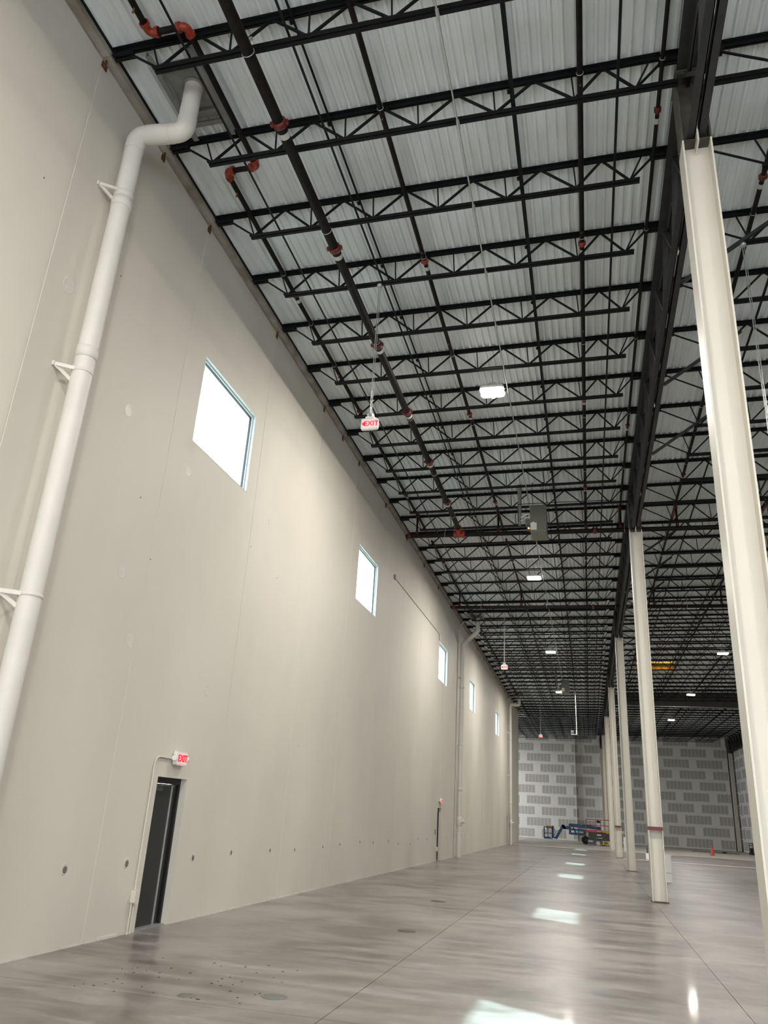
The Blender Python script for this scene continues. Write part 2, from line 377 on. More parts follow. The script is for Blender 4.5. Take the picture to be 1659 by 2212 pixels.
# ------------------------------------------------------------------ gypsum boards, one object each
BW, BH = 3.66, 1.22
def board_mesh(x0, x1, h=BH):
    gp = .004
    return MB().box((x0+gp, -.016, -h/2+gp), (x1-gp, 0, h/2-gp)).mesh('gypsum_board', M_board)
BM = {}
def bmesh_for(x0, x1, h=BH):
    k = (round(x0, 2), round(x1, 2), round(h, 2))
    if k not in BM: BM[k] = board_mesh(x0, x1, h)
    return BM[k]
def boards(parent, place, u0, u1, rows, seed=0, shift0=0.0):
    rnd = random.Random(seed)
    for r in range(rows):
        sh = shift0+(BW*.5 if r % 2 else 0)+rnd.uniform(-.15, .15)
        z0 = r*BH; h = BH if z0+BH < 11.9 else 11.9-z0
        n0 = math.floor((u0-sh)/BW)
        u = sh+n0*BW
        while u < u1-.05:
            a, b = max(u, u0), min(u+BW, u1)
            if b-a > .12:
                c = u+BW/2; loc, rot = place(c, z0+BH/2)
                hh = bmesh_for(a-c, b-c)
                o = mo('gypsum_board', hh, parent, loc, rot)
            u += BW
# left section stands a little proud, with its own backing
struct(MB().box((-12.4, YB-.55+.016, -.05), (4.95, YB+.55, 12.3)).build('wall_back_left', M_back))
wbl = bpy.data.objects['wall_back_left']
boards(wbl, lambda u, z: ((u, YB-.55, z), (0, 0, 0)), -12.3, 4.95, 10, 3, .55)
boards(wbl, lambda u, z: ((4.966, YB+u, z), (0, 0, math.pi/2)), -.55, .0, 10, 3, 1.2)
boards(wb, lambda u, z: ((u, YB, z), (0, 0, 0)), 4.97, 22.15, 10, 5, 1.9)
struct(MB().box((4.97, YB+.016, -.05), (22.15, YB+.5, 12.3)).build('wall_back_right', M_back))
struct(MB().box((22.13, YB-.02, 0), (22.17, YB+.3, 11.3)).build('trim_1', M_white))
struct(MB().box((4.93, YB-.575, 0), (4.975, YB-.53, 11.6)).build('trim_2', M_white))
boards(wr, lambda u, z: ((22.85, u, z), (0, 0, -math.pi/2)), 78.0, YB+.5, 9, 9, .7)

# ------------------------------------------------------------------ roof deck: sheets of ribbed steel under a slab
ce = struct(MB().add([(-.25, -10.4, zd(-.25)+.05), (23.0, -10.4, zd(23)+.05), (23.0, 101, zd(23)+.05), (-.25, 101, zd(-.25)+.05),
                      (-.25, -10.4, zd(-.25)+.20), (23.0, -10.4, zd(23)+.20), (23.0, 101, zd(23)+.20), (-.25, 101, zd(-.25)+.20)],
                     [(0,3,2,1),(4,5,6,7),(0,1,5,4),(1,2,6,5),(2,3,7,6),(3,0,4,7)]).build('ceiling', M_deck))
struct(MB().box((-12.7, 77.6, ZD+.05), (-.2, 101, ZD+.2)).build('ceiling_side_bay', M_deck))
PITCHR = .1524; SW = PITCHR*6; SL = JS*5
prof = []
for i in range(6):
    x = i*PITCHR
    prof += [(x, 0), (x+.036, 0), (x+.058, .040), (x+.1304, .040)]
prof += [(SW, 0), (SW+.012, 0)]
def sheet(L):
    n = len(prof); vs = [(x, 0, z) for x, z in prof]+[(x, L, z) for x, z in prof]
    vs += [(x, 0, z+.0015) for x, z in prof]+[(x, L, z+.0015) for x, z in prof]
    fs = [(i, i+n, i+1+n, i+1) for i in range(n-1)]+[(i+2*n, i+1+2*n, i+1+3*n, i+3*n) for i in range(n-1)]
    return MB().add(vs, fs).mesh('deck_sheet', M_deck)
sm = sheet(SL)
for j in range(12):
    for i in range(25):
        x = -.02+i*SW
        mo('deck_sheet', sm, ce, (x, -1.5+j*SL, zd(x)+random.uniform(0, .0008)), (0, -math.atan(GX), 0))
b = MB()
for i in range(13):
    for (x, z) in [(0, 0)]:
        xx = -.04-(i+1)*SW; n = len(prof)
        vs = [(xx+px, 77.6, ZD+pz) for px, pz in prof]+[(xx+px, 100.9, ZD+pz) for px, pz in prof]
        b.add(vs, [(k, k+n, k+1+n, k+1) for k in range(n-1)])
o = b.build('deck_sheet', M_deck, bpy.data.objects['ceiling_side_bay']); o['kind'] = 'stuff'

# ------------------------------------------------------------------ bar joists
def chord(mb, x0, x1, z0, z1, leg, up, gap=.025, t=.007):
    s = 1 if up else -1       # up: horizontal legs on top
    for sg in (-1, 1):
        yc = sg*(gap/2+leg/2)
        mb.bar((x0, 0, z0-s*t/2), (x1, 0, z1-s*t/2), leg, t, off=(-yc, 0))
        mb.bar((x0, 0, z0-s*leg/2), (x1, 0, z1-s*leg/2), t, leg, off=(-sg*(gap/2+t/2), 0))
def joist_parts(root, xl, xr, bx0, bx1, nodes, bdep, bleg, cleg, detail, sub_right=None):
    zz = lambda x: GX*x
    a = MB(); chord(a, xl, xr, zz(xl), zz(xr), cleg, True); a.build('top_chord', M_dark, root)
    a = MB(); chord(a, bx0, bx1, zz(bx0)-bdep, zz(bx1)-bdep, bleg, False); a.build('bottom_chord', M_dark, root)
    for x0, x1 in ((xl, xl+.32), (xr-.32, xr)):
        a = MB(); chord(a, x0, x1, zz(x0)-.13, zz(x1)-.13, .055, False); a.bar((x0+.02 if x0 == xl else x1-.02, 0, zz(x0)-.10), (x0+.02 if x0 == xl else x1-.02, 0, zz(x0)-.03), .04, .1); a.build('bearing_seat', M_dark, root)
    top = lambda x: (x, 0, zz(x)-.035); bot = lambda x: (x, 0, zz(x)-bdep+.025)
    segs = []
    pb = None
    seatl = (xl+.26, 0, zz(xl)-.10); seatr = (xr-.26, 0, zz(xr)-.10)
    n = len(nodes)
    segs.append((seatl, bot(nodes[0]), .026))
    for i, x in enumerate(nodes):
        if i < n-1:
            m = (x+nodes[i+1])/2
            segs.append((bot(x), top(m), .032)); segs.append((top(m), bot(nodes[i+1]), .032))
        xv = x-.05 if i else x-.20
        if 0 < i < n-1 or i == 0: segs.append((bot(x), top(xv+.02), .022))
    segs.append((bot(nodes[-1]), top(nodes[-1]+.22), .022)); segs.append((bot(nodes[-1]), seatr, .028))
    if detail:
        for p, q, w_ in segs: MB().bar(p, q, w_, w_, up=(0, 1, 0)).build('web_bar', M_dark, root)
    else:
        a = MB()
        for p, q, w_ in segs: a.bar(p, q, w_, w_, up=(0, 1, 0))
        a.build('web_bars', M_dark, root)
def bay_phrase(k, where):
    if k < 0: return f"black roof joist, {where} bay, {ordn(-k)} on the camera side of the near column"
    c, j = divmod(k, 9)
    if j == 0: return f"black steel roof joist meeting the {ordn(c+1)} white column, {where} bay"
    return f"black steel roof joist, {where} bay, {ordn(j)} beyond the {ordn(c+1)} column"
LN = [.93, 2.0, 3.14, 4.28, 5.42, 6.54, 7.37]
RN = [9.42+1.19*i for i in range(10)]
SN = [-10.9+1.14*i for i in range(16)]+[7.37]
protos = {}
def mk(key, name, k, label, group, args):
    if key not in protos:
        r = thing(name, label, 'roof joist', (0, jy(k), ZD), 0, group); joist_parts(r, *args)
        bpy.context.view_layer.update(); protos[key] = (r, tree(r)); return r
    r, t = protos[key]; return copy_tree(t, r, (0, jy(k), ZD), label, group)
for k in range(-6, 54):
    if k < 42:
        colj = k % 9 == 0; near = k < 22
        mk(('L', colj, near), 'bar_joist', k, bay_phrase(k, 'left'), 'roof joists of the left bay', (.135, 8.02, .86, 7.93 if colj else 7.52, LN, .56, .055, .065, near))
    else:
        mk(('S', False, False), 'bar_joist', k, bay_phrase(k, 'left'), 'roof joists of the left bay', (-12.3, 8.02, -11.4, 7.52, SN, .56, .055, .065, False))
for k in range(-1, 54):
    colj = k % 9 == 0; near = k < 18
    mk(('R', colj, near), 'bar_joist', k, bay_phrase(k, 'right'), 'roof joists of the right bay', (8.22, 22.42, 8.3 if colj else 9.30, 20.6, RN, .66, .06, .07, near))

# ------------------------------------------------------------------ columns
CW, CF, TF, TW = .188, .185, .022, .016
def column(yc, xc, label, cat_group, band=False, zt=ZT, name='steel_column', flip=False):
    r = thing(name, label, 'column', (xc, yc, 0), math.pi/2 if flip else 0, cat_group)
    b = MB()
    b.box((-CW, -CF, 0), (-CW+TF, CF, zt)); b.box((CW-TF, -CF, 0), (CW, CF, zt)); b.box((-CW+TF, -TW/2, 0), (CW-TF, TW/2, zt))
    b.build('shaft', M_col, r)
    top = zd(xc)-.23
    b = MB(); b.box((-CW, -CF, zt), (-CW+TF, CF, top)); b.box((CW-TF, -CF, zt), (CW, CF, top)); b.box((-CW+TF, -TW/2, zt), (CW-TF, TW/2, top))
    b.box((-CW+TF, -CF+.01, zt+.0), (CW-TF, -TW/2, zt+.012))
    b.build('dark_upper_shaft', M_stub, r)
    b = MB(); b.box((-CW-.01, -CF-.06, top), (CW+.01, CF+.06, top+.022))
    for x in (-.09, .02, .09): b.lathe((x, -CF-.02, top-.02), [(.016, 0), (.016, .02)], 6, axis='z')
    b.build('cap_plate', M_stub, r)
    MB().box((-.011, -CF-.09, zt-.12), (.011, -TW/2-.001, zt+.20)).box((-.011, TW/2+.001, zt-.12), (.011, CF+.09, zt+.20)).build('stabiliser_plate', M_col, r)
    MB().box((-CW-.03, -CF-.03, 0), (CW+.03, CF+.03, .02)).build('base_plate', M_stub, r)
    if band:
        MB().box((-CW-.004, -CF-.004, 1.77), (CW+.004, CF+.004, 1.86)).build('tape_band', M_redtape, r)
    return r
cn = ['nearest white steel column, cut by the right edge of the photo', 'second white steel column with a red band at head height', 'third white steel column, plain without a red band',
      'fourth white steel column with a thin red band', 'fifth white steel column, overlapping the lifts in the photo', 'sixth white steel column down the row, mostly hidden', 'last white column of the row, against the drywall']
for k in range(7):
    column(Y0+BAY*k, XC, cn[k], 'white steel columns down the middle', band=k in (1, 3))
for k in range(5, 7):
    column(Y0+BAY*k-(.1 if k == 6 else 0), XR, 'gray lit steel column in the far right corner of the drywall' if k == 6 else 'white steel column at the right wall, one bay before the far corner', 'steel columns at the right wall', band=False)

# ------------------------------------------------------------------ girders
def girder(xc, y0, y1, label, name='joist_girder', group=None, brace=True):
    r = thing(name, label, 'girder', (xc, y0, 0), 0, group); L = y1-y0
    zt = zd(xc)-.145; zb = 10.545
    def ch(z, leg, up, gap, t, a, b_):
        m = MB(); s = 1 if up else -1
        for sg in (-1, 1):
            m.box((sg*gap/2, a, z), (sg*(gap/2+leg), b_, z-s*t)); m.box((sg*gap/2, a, z), (sg*(gap/2+t), b_, z-s*leg))
        return m
    ch(zt, .15, True, .03, .012, .01, L-.01).build('top_chord', M_dark2, r)
    ch(zb, .105, False, .03, .012, .09, L-.09).build('bottom_chord', M_dark2, r)
    off = (jy(0)-Y0)
    tops = [JS*i+off for i in range(0, 10)]; 
    for i in range(9):
        m_ = (tops[i]+tops[i+1])/2 if 0 < i < 8 else (tops[1]-JS*.42 if i == 0 else tops[8]+JS*.55)
        for a in (tops[i] if i else .15, tops[i+1] if i < 8 else L-.15):
            mb = MB()
            for sg in (-1, 1): mb.bar((sg*.045, m_, zb+.06), (sg*.045, a, zt-.07), .055, .085, up=(1, 0, 0))
            mb.build('web_brace', M_dark2, r)
    for i in range(1, 9):
        MB().bar((0, tops[i], zt-.03), (0, tops[i], zb+.1), .05, .05).build('web_post', M_dark2, r)
    for i in (1, 4, 7):
        MB().box((-.012, (tops[i]+tops[i+1])/2-.05, zb+.002), (.012, (tops[i]+tops[i+1])/2+.05, zb+.09)).build('filler_plate', M_col, r)
    if brace:
        for j in (2, 4, 6):
            y = tops[j]+.02
            MB().bar((.13, y-.05, zb+.02), (1.75, y-.05, 11.72), .06, .06, up=(0, 1, 0)).build('knee_brace', M_dark2, r)
    return r
ords = ['from above the camera to the first column']+[f'from the {ordn(i)} to the {ordn(i+1)} column' for i in range(1, 7)]
for k in range(-1, 6):
    girder(XC, Y0+BAY*k, Y0+BAY*(k+1), 'dark open-web girder over the white columns, '+ords[k+1], group='girders over the middle column row')
girder(XR, Y0+BAY*4, Y0+BAY*5, 'dark open-web girder along the right wall, nearer span', group='girders along the right wall', brace=False)
girder(XR, Y0+BAY*5, Y0+BAY*6, 'dark open-web girder along the right wall, ending in the far corner', group='girders along the right wall', brace=False)

# ------------------------------------------------------------------ bridging angles (run with the ribs, across the joists)
def bridging(x, top, label, y0=-1.5, y1=99.6):
    o = MB(); z = zd(x)+(-.075 if top else -.555+.056) if x < 8.1 else zd(x)+(-.08 if top else -.60)
    r = thing('joist_bridging', label, 'bridging', (x, y0, z), 0, 'bridging angles across the joists')
    MB().box((-.018, 0, -.003), (.018, y1-y0, .003)).box((-.018, 0, .0), (-.012, y1-y0, .036)).build('bridging_angle', M_dark, r)
    me = MB().box((-.05, -.03, -.035), (.02, .03, -.003)).box((-.025, -.012, -.06), (.01, .012, -.03)).mesh('clip', M_dark)
    k = max(-5, math.ceil((y0-J0)/JS))
    while jy(k) < min(y1, 60):
        mo('clip', me, r, (0, jy(k)-y0+.05, .0)); k += 1
    return r
for x, t, l in [(1.42, 0, 'black bridging angle nearest the left wall, resting on the bottom chords'), (2.88, 0, 'black bridging angle just right of the big pipe, lower of the pair'),
                (2.86, 1, 'black bridging angle just right of the big pipe, upper of the pair'), (5.70, 0, 'black bridging angle past mid-bay, lower of the pair'),
                (5.64, 1, 'black bridging angle past mid-bay, upper of the pair'), (7.13, 0, 'black bridging angle nearest the girder, left bay')]:
    bridging(x, t, l)
for x, t, l in [(9.95, 0, 'black bridging angle right of the girder, first on the bottom chords'), (11.7, 0, 'black bridging angle in the right bay, second from the girder'),
                (14.2, 0, 'black bridging angle in the right bay, third from the girder'), (17.0, 0, 'black bridging angle in the right bay, fourth from the girder'), (19.7, 0, 'black bridging angle in the right bay, nearest the right wall')]:
    bridging(x, t, l, 5.5)

# ------------------------------------------------------------------ sprinkler piping
def coupling_mesh(r, m, axis='y'):
    return MB().lathe((0,0,0), [(r*1.05, -.055), (r*1.34, -.045), (r*1.34, .045), (r*1.05, .055)], 14, 0, axis).box(*( ((r*1.1, -.03, -.03), (r*1.65, .03, .03)) if axis == 'y' else ((-.03, r*1.1, -.03), (.03, r*1.65, .03)))).box(*( ((-r*1.65, -.03, -.03), (-r*1.1, .03, .03)) if axis == 'y' else ((-.03, -r*1.65, -.03), (.03, -r*1.1, .03)))).mesh('coupling', m)
def hanger_mesh(r, up):
    b = MB(); n = 14
    pts = [(math.cos(a)*(r+.006), 0, math.sin(a)*(r+.006)) for a in [2*math.pi*i/n for i in range(n+1)]]
    b.tube(pts, .006, 5, cap=False); b.bar((0, 0, r), (0, 0, up), .012, .012, up=(0, 1, 0)); b.box((-.02, -.02, up-.02), (.03, .02, up+.01)); return b.mesh('hanger', M_galv)
def pipe_run(x, z, r, y0, y1, label, couplings=(), heads=(), hang=None, cm=M_redd, lab=True, name='sprinkler_pipe', group='sprinkler branch pipes', hm=None):
    t = thing(name, label, 'pipe', (x, y0, z), 0, group)
    MB().tube([(0, 0, 0), (0, y1-y0, 0)], r, 14).build('pipe', M_pipe, t)
    cme = coupling_mesh(r, cm)
    for y in couplings:
        if y0 < y < y1:
            mo('coupling', cme, t, (0, y-y0, 0))
            if lab: mo('sticker', hm, t, (0, y-y0+.16, 0)) if hm else MB().tube([(0, y-y0+.14, 0), (0, y-y0+.24, 0)], r+.002, 14, cap=False).build('sticker', M_paper, t)
    hme = MB().tube([(0, 0, r*.7), (0, 0, r+.03)], .012, 8).lathe((0, 0, r+.03), [(.018, 0), (.006, .02), (.02, .035), (.02, .038)], 10).tube([(.0, 0, -r), (0, 0, -r-.03)], .011, 8).mesh('sprinkler_head', M_brass)
    for y in heads:
        if y0 < y < y1: mo('sprinkler_head', hme, t, (0, y-y0, 0))
    if hang is not None:
        hg = hanger_mesh(r, hang-z)
        for k in range(-5, 40):
            if y0 < jy(k)-.12 < y1 and k % 2 == (1 if r > .05 else 0): mo('hanger', hg, t, (0, jy(k)-.12-y0, 0))
    return t
pipe_run(2.355, 11.075, .082, -2.0, 24.78, 'large black sprinkler main with red couplings running along the left bay', (7.6, 10.3, 13.35, 16.3, 19.2, 22.2), (), zd(2.36)-.50, M_redd, name='sprinkler_main', group='sprinkler mains')
ZB = 11.70
heads = [2.2+3.05*i for i in range(31)]
hc = [5.55+6.1*i for i in range(15)]
pipe_run(3.70, ZB, .042, -2.0, 26.4, 'black branch pipe right of the large main, with orange couplings', hc, heads, zd(3.7)-.065, M_red)
pipe_run(6.63, ZB+.02, .042, -2.0, 26.4, 'black branch pipe two thirds across the left bay', [5.7, 11.7, 17.4, 23.0], heads, zd(6.6)-.065, M_red)
pipe_run(7.74, ZB+.03, .030, -2.0, 26.4, 'thin black branch pipe closest to the girder, left bay', [9.0, 19.0], (), zd(7.74)-.065, M_redd)
for x, rr, l in [(.84, .045, 'black branch pipe by the left wall beyond the first cross main'), (3.70, .036, 'black branch pipe beyond the first cross main, right of mid-left'), (6.63, .036, 'black branch pipe beyond the first cross main, toward the girder')]:
    pipe_run(x, ZB+(.02 if x > 6 else 0), rr, 27.6, 98.5, l, [30.2, 33.0, 43.0, 55.0, 67.0, 80.0], heads[::2], zd(x)-.065, M_redd, group='sprinkler branch pipes beyond the cross mains')
for x, l in [(9.50, 'black branch pipe in the right bay closest to the girder'), (12.27, 'black branch pipe in the right bay, second from the girder'), (15.25, 'black branch pipe in the right bay, third from the girder'), (18.3, 'black branch pipe in the right bay, fourth from the girder'), (21.2, 'black branch pipe along the right wall')]:
    pipe_run(x, zd(x)-.16, .040, 5.6, 98.5, l, [10.7, 16.4, 22.5, 30.0, 42.0, 54.0, 66.0, 80.0], heads[2::2], zd(x)-.07, M_redd, group='sprinkler branch pipes of the right bay')
# branch beside the left wall, offset round the roof drain
t = thing('sprinkler_pipe', 'black branch pipe by the left wall, jogging round the roof drain with red elbows', 'pipe', (.84, 6.3, ZB), 0, 'sprinkler branch pipes')
r = .045
MB().tube([(0, -8.3, 0), (0, -.02, 0)], r, 14).build('pipe', M_pipe, t)
MB().tube([(.06, .05, 0), (.50, .05, 0)], r, 14).build('pipe', M_pipe, t)
MB().tube([(.56, .12, 0), (.56, 2.46, 0)], r, 14).build('pipe', M_pipe, t)
MB().tube([(.06, 2.56, 0), (.50, 2.56, 0)], r, 14).build('pipe', M_pipe, t)
MB().tube([(0, 2.64, 0), (0, 20.1, 0)], r, 14).build('pipe', M_pipe, t)
for (a, b_, c) in [((0, -.12, 0), (0, .05, 0), (.14, .05, 0)), ((.42, .05, 0), (.56, .05, 0), (.56, .20, 0)), ((.56, 2.40, 0), (.56, 2.56, 0), (.42, 2.56, 0)), ((.14, 2.56, 0), (0, 2.56, 0), (0, 2.72, 0))]:
    e = MB(); e.tube([a]+bend(a, b_, c, .08)+[c], r*1.25, 12)
    for p, q in ((a, b_), (c, b_)):
        p, q = Vector(p), Vector(q); d = (q-p).normalized(); e.tube([p, p+d*.05], r*1.6, 12)
        sd_ = Vector((0, 0, 1)); e.bar(p+d*.025-sd_*.095, p+d*.025+sd_*.095, .03, .03, up=(1, 0, 0))
    e.build('elbow', M_red, t)
cme = coupling_mesh(r, M_redd)
for y in (5.9, 10.9, 16.6): mo('coupling', cme, t, (0, y, 0)); MB().tube([(0, y+.14, 0), (0, y+.24, 0)], r+.002, 14, cap=False).build('sticker', M_paper, t)
hme = MB().tube([(0, 0, -r), (0, 0, -r-.05)], .013, 8).lathe((0, 0, -r-.08), [(.02, 0), (.01, .03)], 8).mesh('sprinkler_head', M_brass)
for y in (-.35, 3.0, 9.0, 12.0, 15.0): mo('sprinkler_head', hme, t, (0, y, 0))
hg = hanger_mesh(r, .055)
for k in (2, 3, 4, 6, 8): mo('hanger', hg, t, (0, jy(k)-.12-6.3, 0))
# cross mains with risers
def cross_main(y, x0, x1, label, drops, tee=None, far=False):
    t = thing('cross_main', label, 'pipe', (x0, y, 10.93), 0, 'sprinkler cross mains')
    MB().tube([(0, 0, 0), (x1-x0, 0, 0)], .078, 14).build('pipe', M_pipe, t)
    mo('coupling', coupling_mesh(.078, M_redd, 'x'), t, (.12, 0, 0)); mo('coupling', coupling_mesh(.078, M_redd, 'x'), t, (6.45, 0, 0))
    for x in drops:
        zt_ = ZB+.02-10.93
        MB().tube([(x-x0, 0, .06), (x-x0, 0, zt_), ], .036, 10).build('riser', M_pipe, t)
        b = MB(); b.tube([(x-x0, 0, .07), (x-x0, 0, .17)], .055, 10); b.build('coupling', M_redd, t)
        b = MB(); b.tube([(x-x0, 0, zt_-.1), (x-x0, 0, zt_+.03)], .055, 10); b.tube([(x-x0, -.02, zt_), (x-x0, 1.2 if not far else .3, zt_)], .040, 10); b.build('elbow', M_redd, t)
    if tee is not None:
        b = MB(); b.lathe((tee-x0, 0, 0), [(.09, -.20), (.125, -.19), (.125, -.12), (.105, -.10), (.105, .10), (.125, .12), (.125, .19), (.09, .20)], 14, 0, 'x')
        b.tube([(tee-x0, -.05, .02), (tee-x0, -.28, .12)], .10, 12); b.tube([(tee-x0, -.26, .11), (tee-x0, -.34, .14)], .125, 12); b.build('red_tee', M_red, t)
    hg = hanger_mesh(.078, .36)
    for x in range(1, int(x1-x0), 3):
        MB().bar((x+.4, 0, .08), (x+.4, 0, .42), .012, .012, up=(0, 1, 0)).tube([(x+.4, math.cos(a)*.086, math.sin(a)*.086) for a in [i*.524 for i in range(13)]], .006, 5, cap=False).build('hanger', M_galv, t)
cross_main(24.86, .45, 22.0, 'nearer black cross main under the joists with a large red tee', (.84, 3.70, 6.63, 7.74, 9.5, 12.27), 2.355)
cross_main(34.75, .45, 22.0, 'farther black cross main under the joists, before the second roof drain', (.84, 3.70, 6.63, 9.5, 12.27, 15.25), None, True)

# silver conduit at the underside of the joists
t = thing('steel_conduit', 'thin silver conduit strapped under the joists at mid-bay', 'conduit', (4.885, -2, 11.215), 0)
MB().tube([(0, 0, 0), (0, 62, 0)], .0125, 8).build('conduit', M_galv, t)
me = MB().box((-.022, -.09, -.004), (.022, .06, .028)).mesh('strap', M_galv)
for k in range(-5, 24): mo('strap', me, t, (0, jy(k)+2, 0))

# ------------------------------------------------------------------ roof drains and downspouts
def downspout(y, label, style, r=.132, xp=.235, xo=1.03, zh=10.87, brk=(9.8, 6.85, 3.88), joint=(7.05, 9.55), group='white painted downspouts on the left wall'):
    t = thing('downspout', label, 'downspout', (0, y, 0), 0, group)
    if style == 'flat': p1, p2 = (xp, 0, zh+.06), (xo, 0, zh-.03)
    else: p1, p2 = (xp, 0, zh-.55), (xo, 0, zh+.15)
    path_a = [(xp, 0, 0), (xp, 0, p1[2]-.30)]
    MB().tube(path_a, r, 24).build('pipe', M_spout, t)
    for z in joint: MB().lathe((xp, 0, z), [(r+.002, 0), (r+.010, .004), (r+.010, .16), (r+.002, .165)], 24).build('pipe_sleeve', M_spout, t)
    MB().tube([(xp, 0, p1[2]-.31)]+bend((xp, 0, p1[2]-.31), p1, p2, .18, 8)+[tuple(Vector(p1)+(Vector(p2)-Vector(p1)).normalized()*.20)], r+.006, 24).build('lower_elbow', M_spout, t)
    d = (Vector(p2)-Vector(p1)).normalized()
    MB().tube([tuple(Vector(p1)+d*.19), tuple(Vector(p2)-d*.2)], r+.012, 24).build('cross_pipe', M_spout, t)
    MB().tube([tuple(Vector(p2)-d*.26)]+bend(p1, p2, (p2[0], 0, p2[2]+1), .17, 8)+[(p2[0], 0, p2[2]+.25)], r+.006, 24).build('upper_elbow', M_spout, t)
    MB().tube([(p2[0], 0, p2[2]+.24), (p2[0], 0, zd(xo)-.06)], r, 24).build('riser', M_spout, t)
    for z in brk:
        b = MB(); b.box((0, -.30, z-.03), (.03, -.10, z+.03)); b.box((0, .10, z-.03), (.03, .26, z+.03))
        b.lathe((xp, 0, z), [(r+.003, -.02), (r+.008, -.018), (r+.008, .018), (r+.003, .02)], 24)
        b.bar((.02, -.28, z), (xp-.02, -r-.005, z), .006, .05); b.bar((.02, .25, z), (xp+.02, r+.01, z), .006, .05)
        b.bar((.02, -.28, z), (xp-.08, -r+.04, z-.14), .006, .05)
        b.build('pipe_bracket', M_spout, t)
    if style != 'flat' or y > 60:
        MB().tube([(xp+.05, 0, 1.45), (xp+.05, -.0, 1.45)], r, 8) 
        MB().lathe((xp, 0, 1.38), [(r+.01, 0), (r+.02, .01), (r+.02, .42), (r+.01, .43)], 20).tube([(xp+.02, 0, 1.55), (xp+r+.14, .0, 1.62)], .085, 14).build('cleanout_tee', M_spout, t)
    # sump pan and frame under the deck
    f = MB(); ya, yb = -.80, .95
    zz = zd(.9)
    f2 = thing('roof_drain_frame', 'gray steel frame and sump pan of the roof drain, '+{0: 'near the camera', 1: 'second along the left wall', 2: 'third along the left wall'}[0 if y < 20 else 1 if y < 60 else 2], 'roof drain', (0, y, 0), 0, 'roof drain frames')
    k0 = round((y-J0)/JS-.5)
    ya, yb = jy(k0)-y+.09, jy(k0+1)-y-.09
    for x in (.63, 1.27): MB().box((x-.045, ya, zz-.11), (x+.045, yb, zz-.10)).box((x-.045, ya, zz-.10), (x-.035, yb, zz-.006)).build('frame_angle', M_gray, f2)
    for yy in (-.38, .42): MB().box((.675, yy-.04, zz-.105), (1.225, yy+.04, zz-.095)).box((.675, yy-.04, zz-.095), (1.225, yy-.03, zz-.006)).build('frame_angle', M_gray, f2)
    MB().box((.70, -.33, zz-.055), (1.21, .37, zz-.04)).lathe((xo, 0, zz-.09), [(.17, 0), (.17, .03), (.145, .032)], 20).build('sump_pan', M_gray, f2)
    MB().box((.70, .50, zz-.05), (1.2, .56, zz-.02)).box((.70, .62, zz-.05), (1.2, .70, zz-.02)).build('frame_plate', M_gray, f2)
downspout(7.29, 'nearest white downspout, rising up the left edge of the photo to the roof', 'flat')
downspout(40.1, 'second white downspout down the left wall, with a slanted offset at the top', 'slant', r=.115, xp=.20, xo=1.0, joint=(3.0, 8.0), brk=(8.6, 5.2, 1.2))
downspout(66.8, 'third white downspout near the end of the left wall', 'flat', r=.115, xp=.24, xo=1.0, joint=(3.0, 8.0), brk=(8.6, 5.2))
for y, l in ((39.75, 'thin painted conduit rising beside the second downspout'), (66.35, 'thin painted conduit rising beside the third downspout')):
    t = thing('wall_conduit', l, 'conduit', (.03, y, 0), 0)
    MB().tube([(0, 0, 0), (0, 0, 11.1), (.3, 0, 11.5)], .022, 8).build('conduit', M_wall, t)
    me = MB().box((-.03, -.045, -.02), (.028, .045, .02)).mesh('strap', M_wall)
    for z in (.9, 3.8, 6.5, 8.9): mo('strap', me, t, (0, 0, z))

# ------------------------------------------------------------------ windows
for n, (a, b) in WIN.items():
    wn = struct(bpy.data.objects.new(f'window_{n}', None)); col.objects.link(wn); wn.location = (0, a, ZW0)
    wd, ht = b-a, ZW1-ZW0
    for nm, bx in (('frame_bottom', ((-.13, .0, 0), (-.05, wd, .05))), ('frame_top', ((-.13, 0, ht-.05), (-.05, wd, ht))), ('frame_side', ((-.13, 0, .05), (-.05, .05, ht-.05))), ('frame_side', ((-.13, wd-.05, .05), (-.05, wd, ht-.05)))):
        MB().box(*bx).build(nm, M_alu, wn)
    g_ = MB()
    for bx in (((-.115, .05, .05), (-.075, wd-.05, .062)), ((-.115, .05, ht-.062), (-.075, wd-.05, ht-.05)), ((-.115, .05, .06), (-.075, .062, ht-.06)), ((-.115, wd-.062, .06), (-.075, wd-.05, ht-.06))): g_.box(*bx)
    g_.build('gasket', M_gask, wn)
    MB().add([(-.095, .055, .055), (-.095, wd-.055, .055), (-.095, wd-.055, ht-.055), (-.095, .055, ht-.055)], [(0, 1, 2, 3)]).build('pane', M_glass, wn)
    s_ = MB()
    for bx in (((-.05, -.0, -.0), (.004, .018, ht)), ((-.05, wd-.018, 0), (.004, wd, ht)), ((-.05, .018, ht-.018), (.004, wd-.018, ht)), ((-.05, .018, 0), (.004, wd-.018, .018))): s_.box(*bx)
    s_.build('reveal_trim', M_alu, wn)

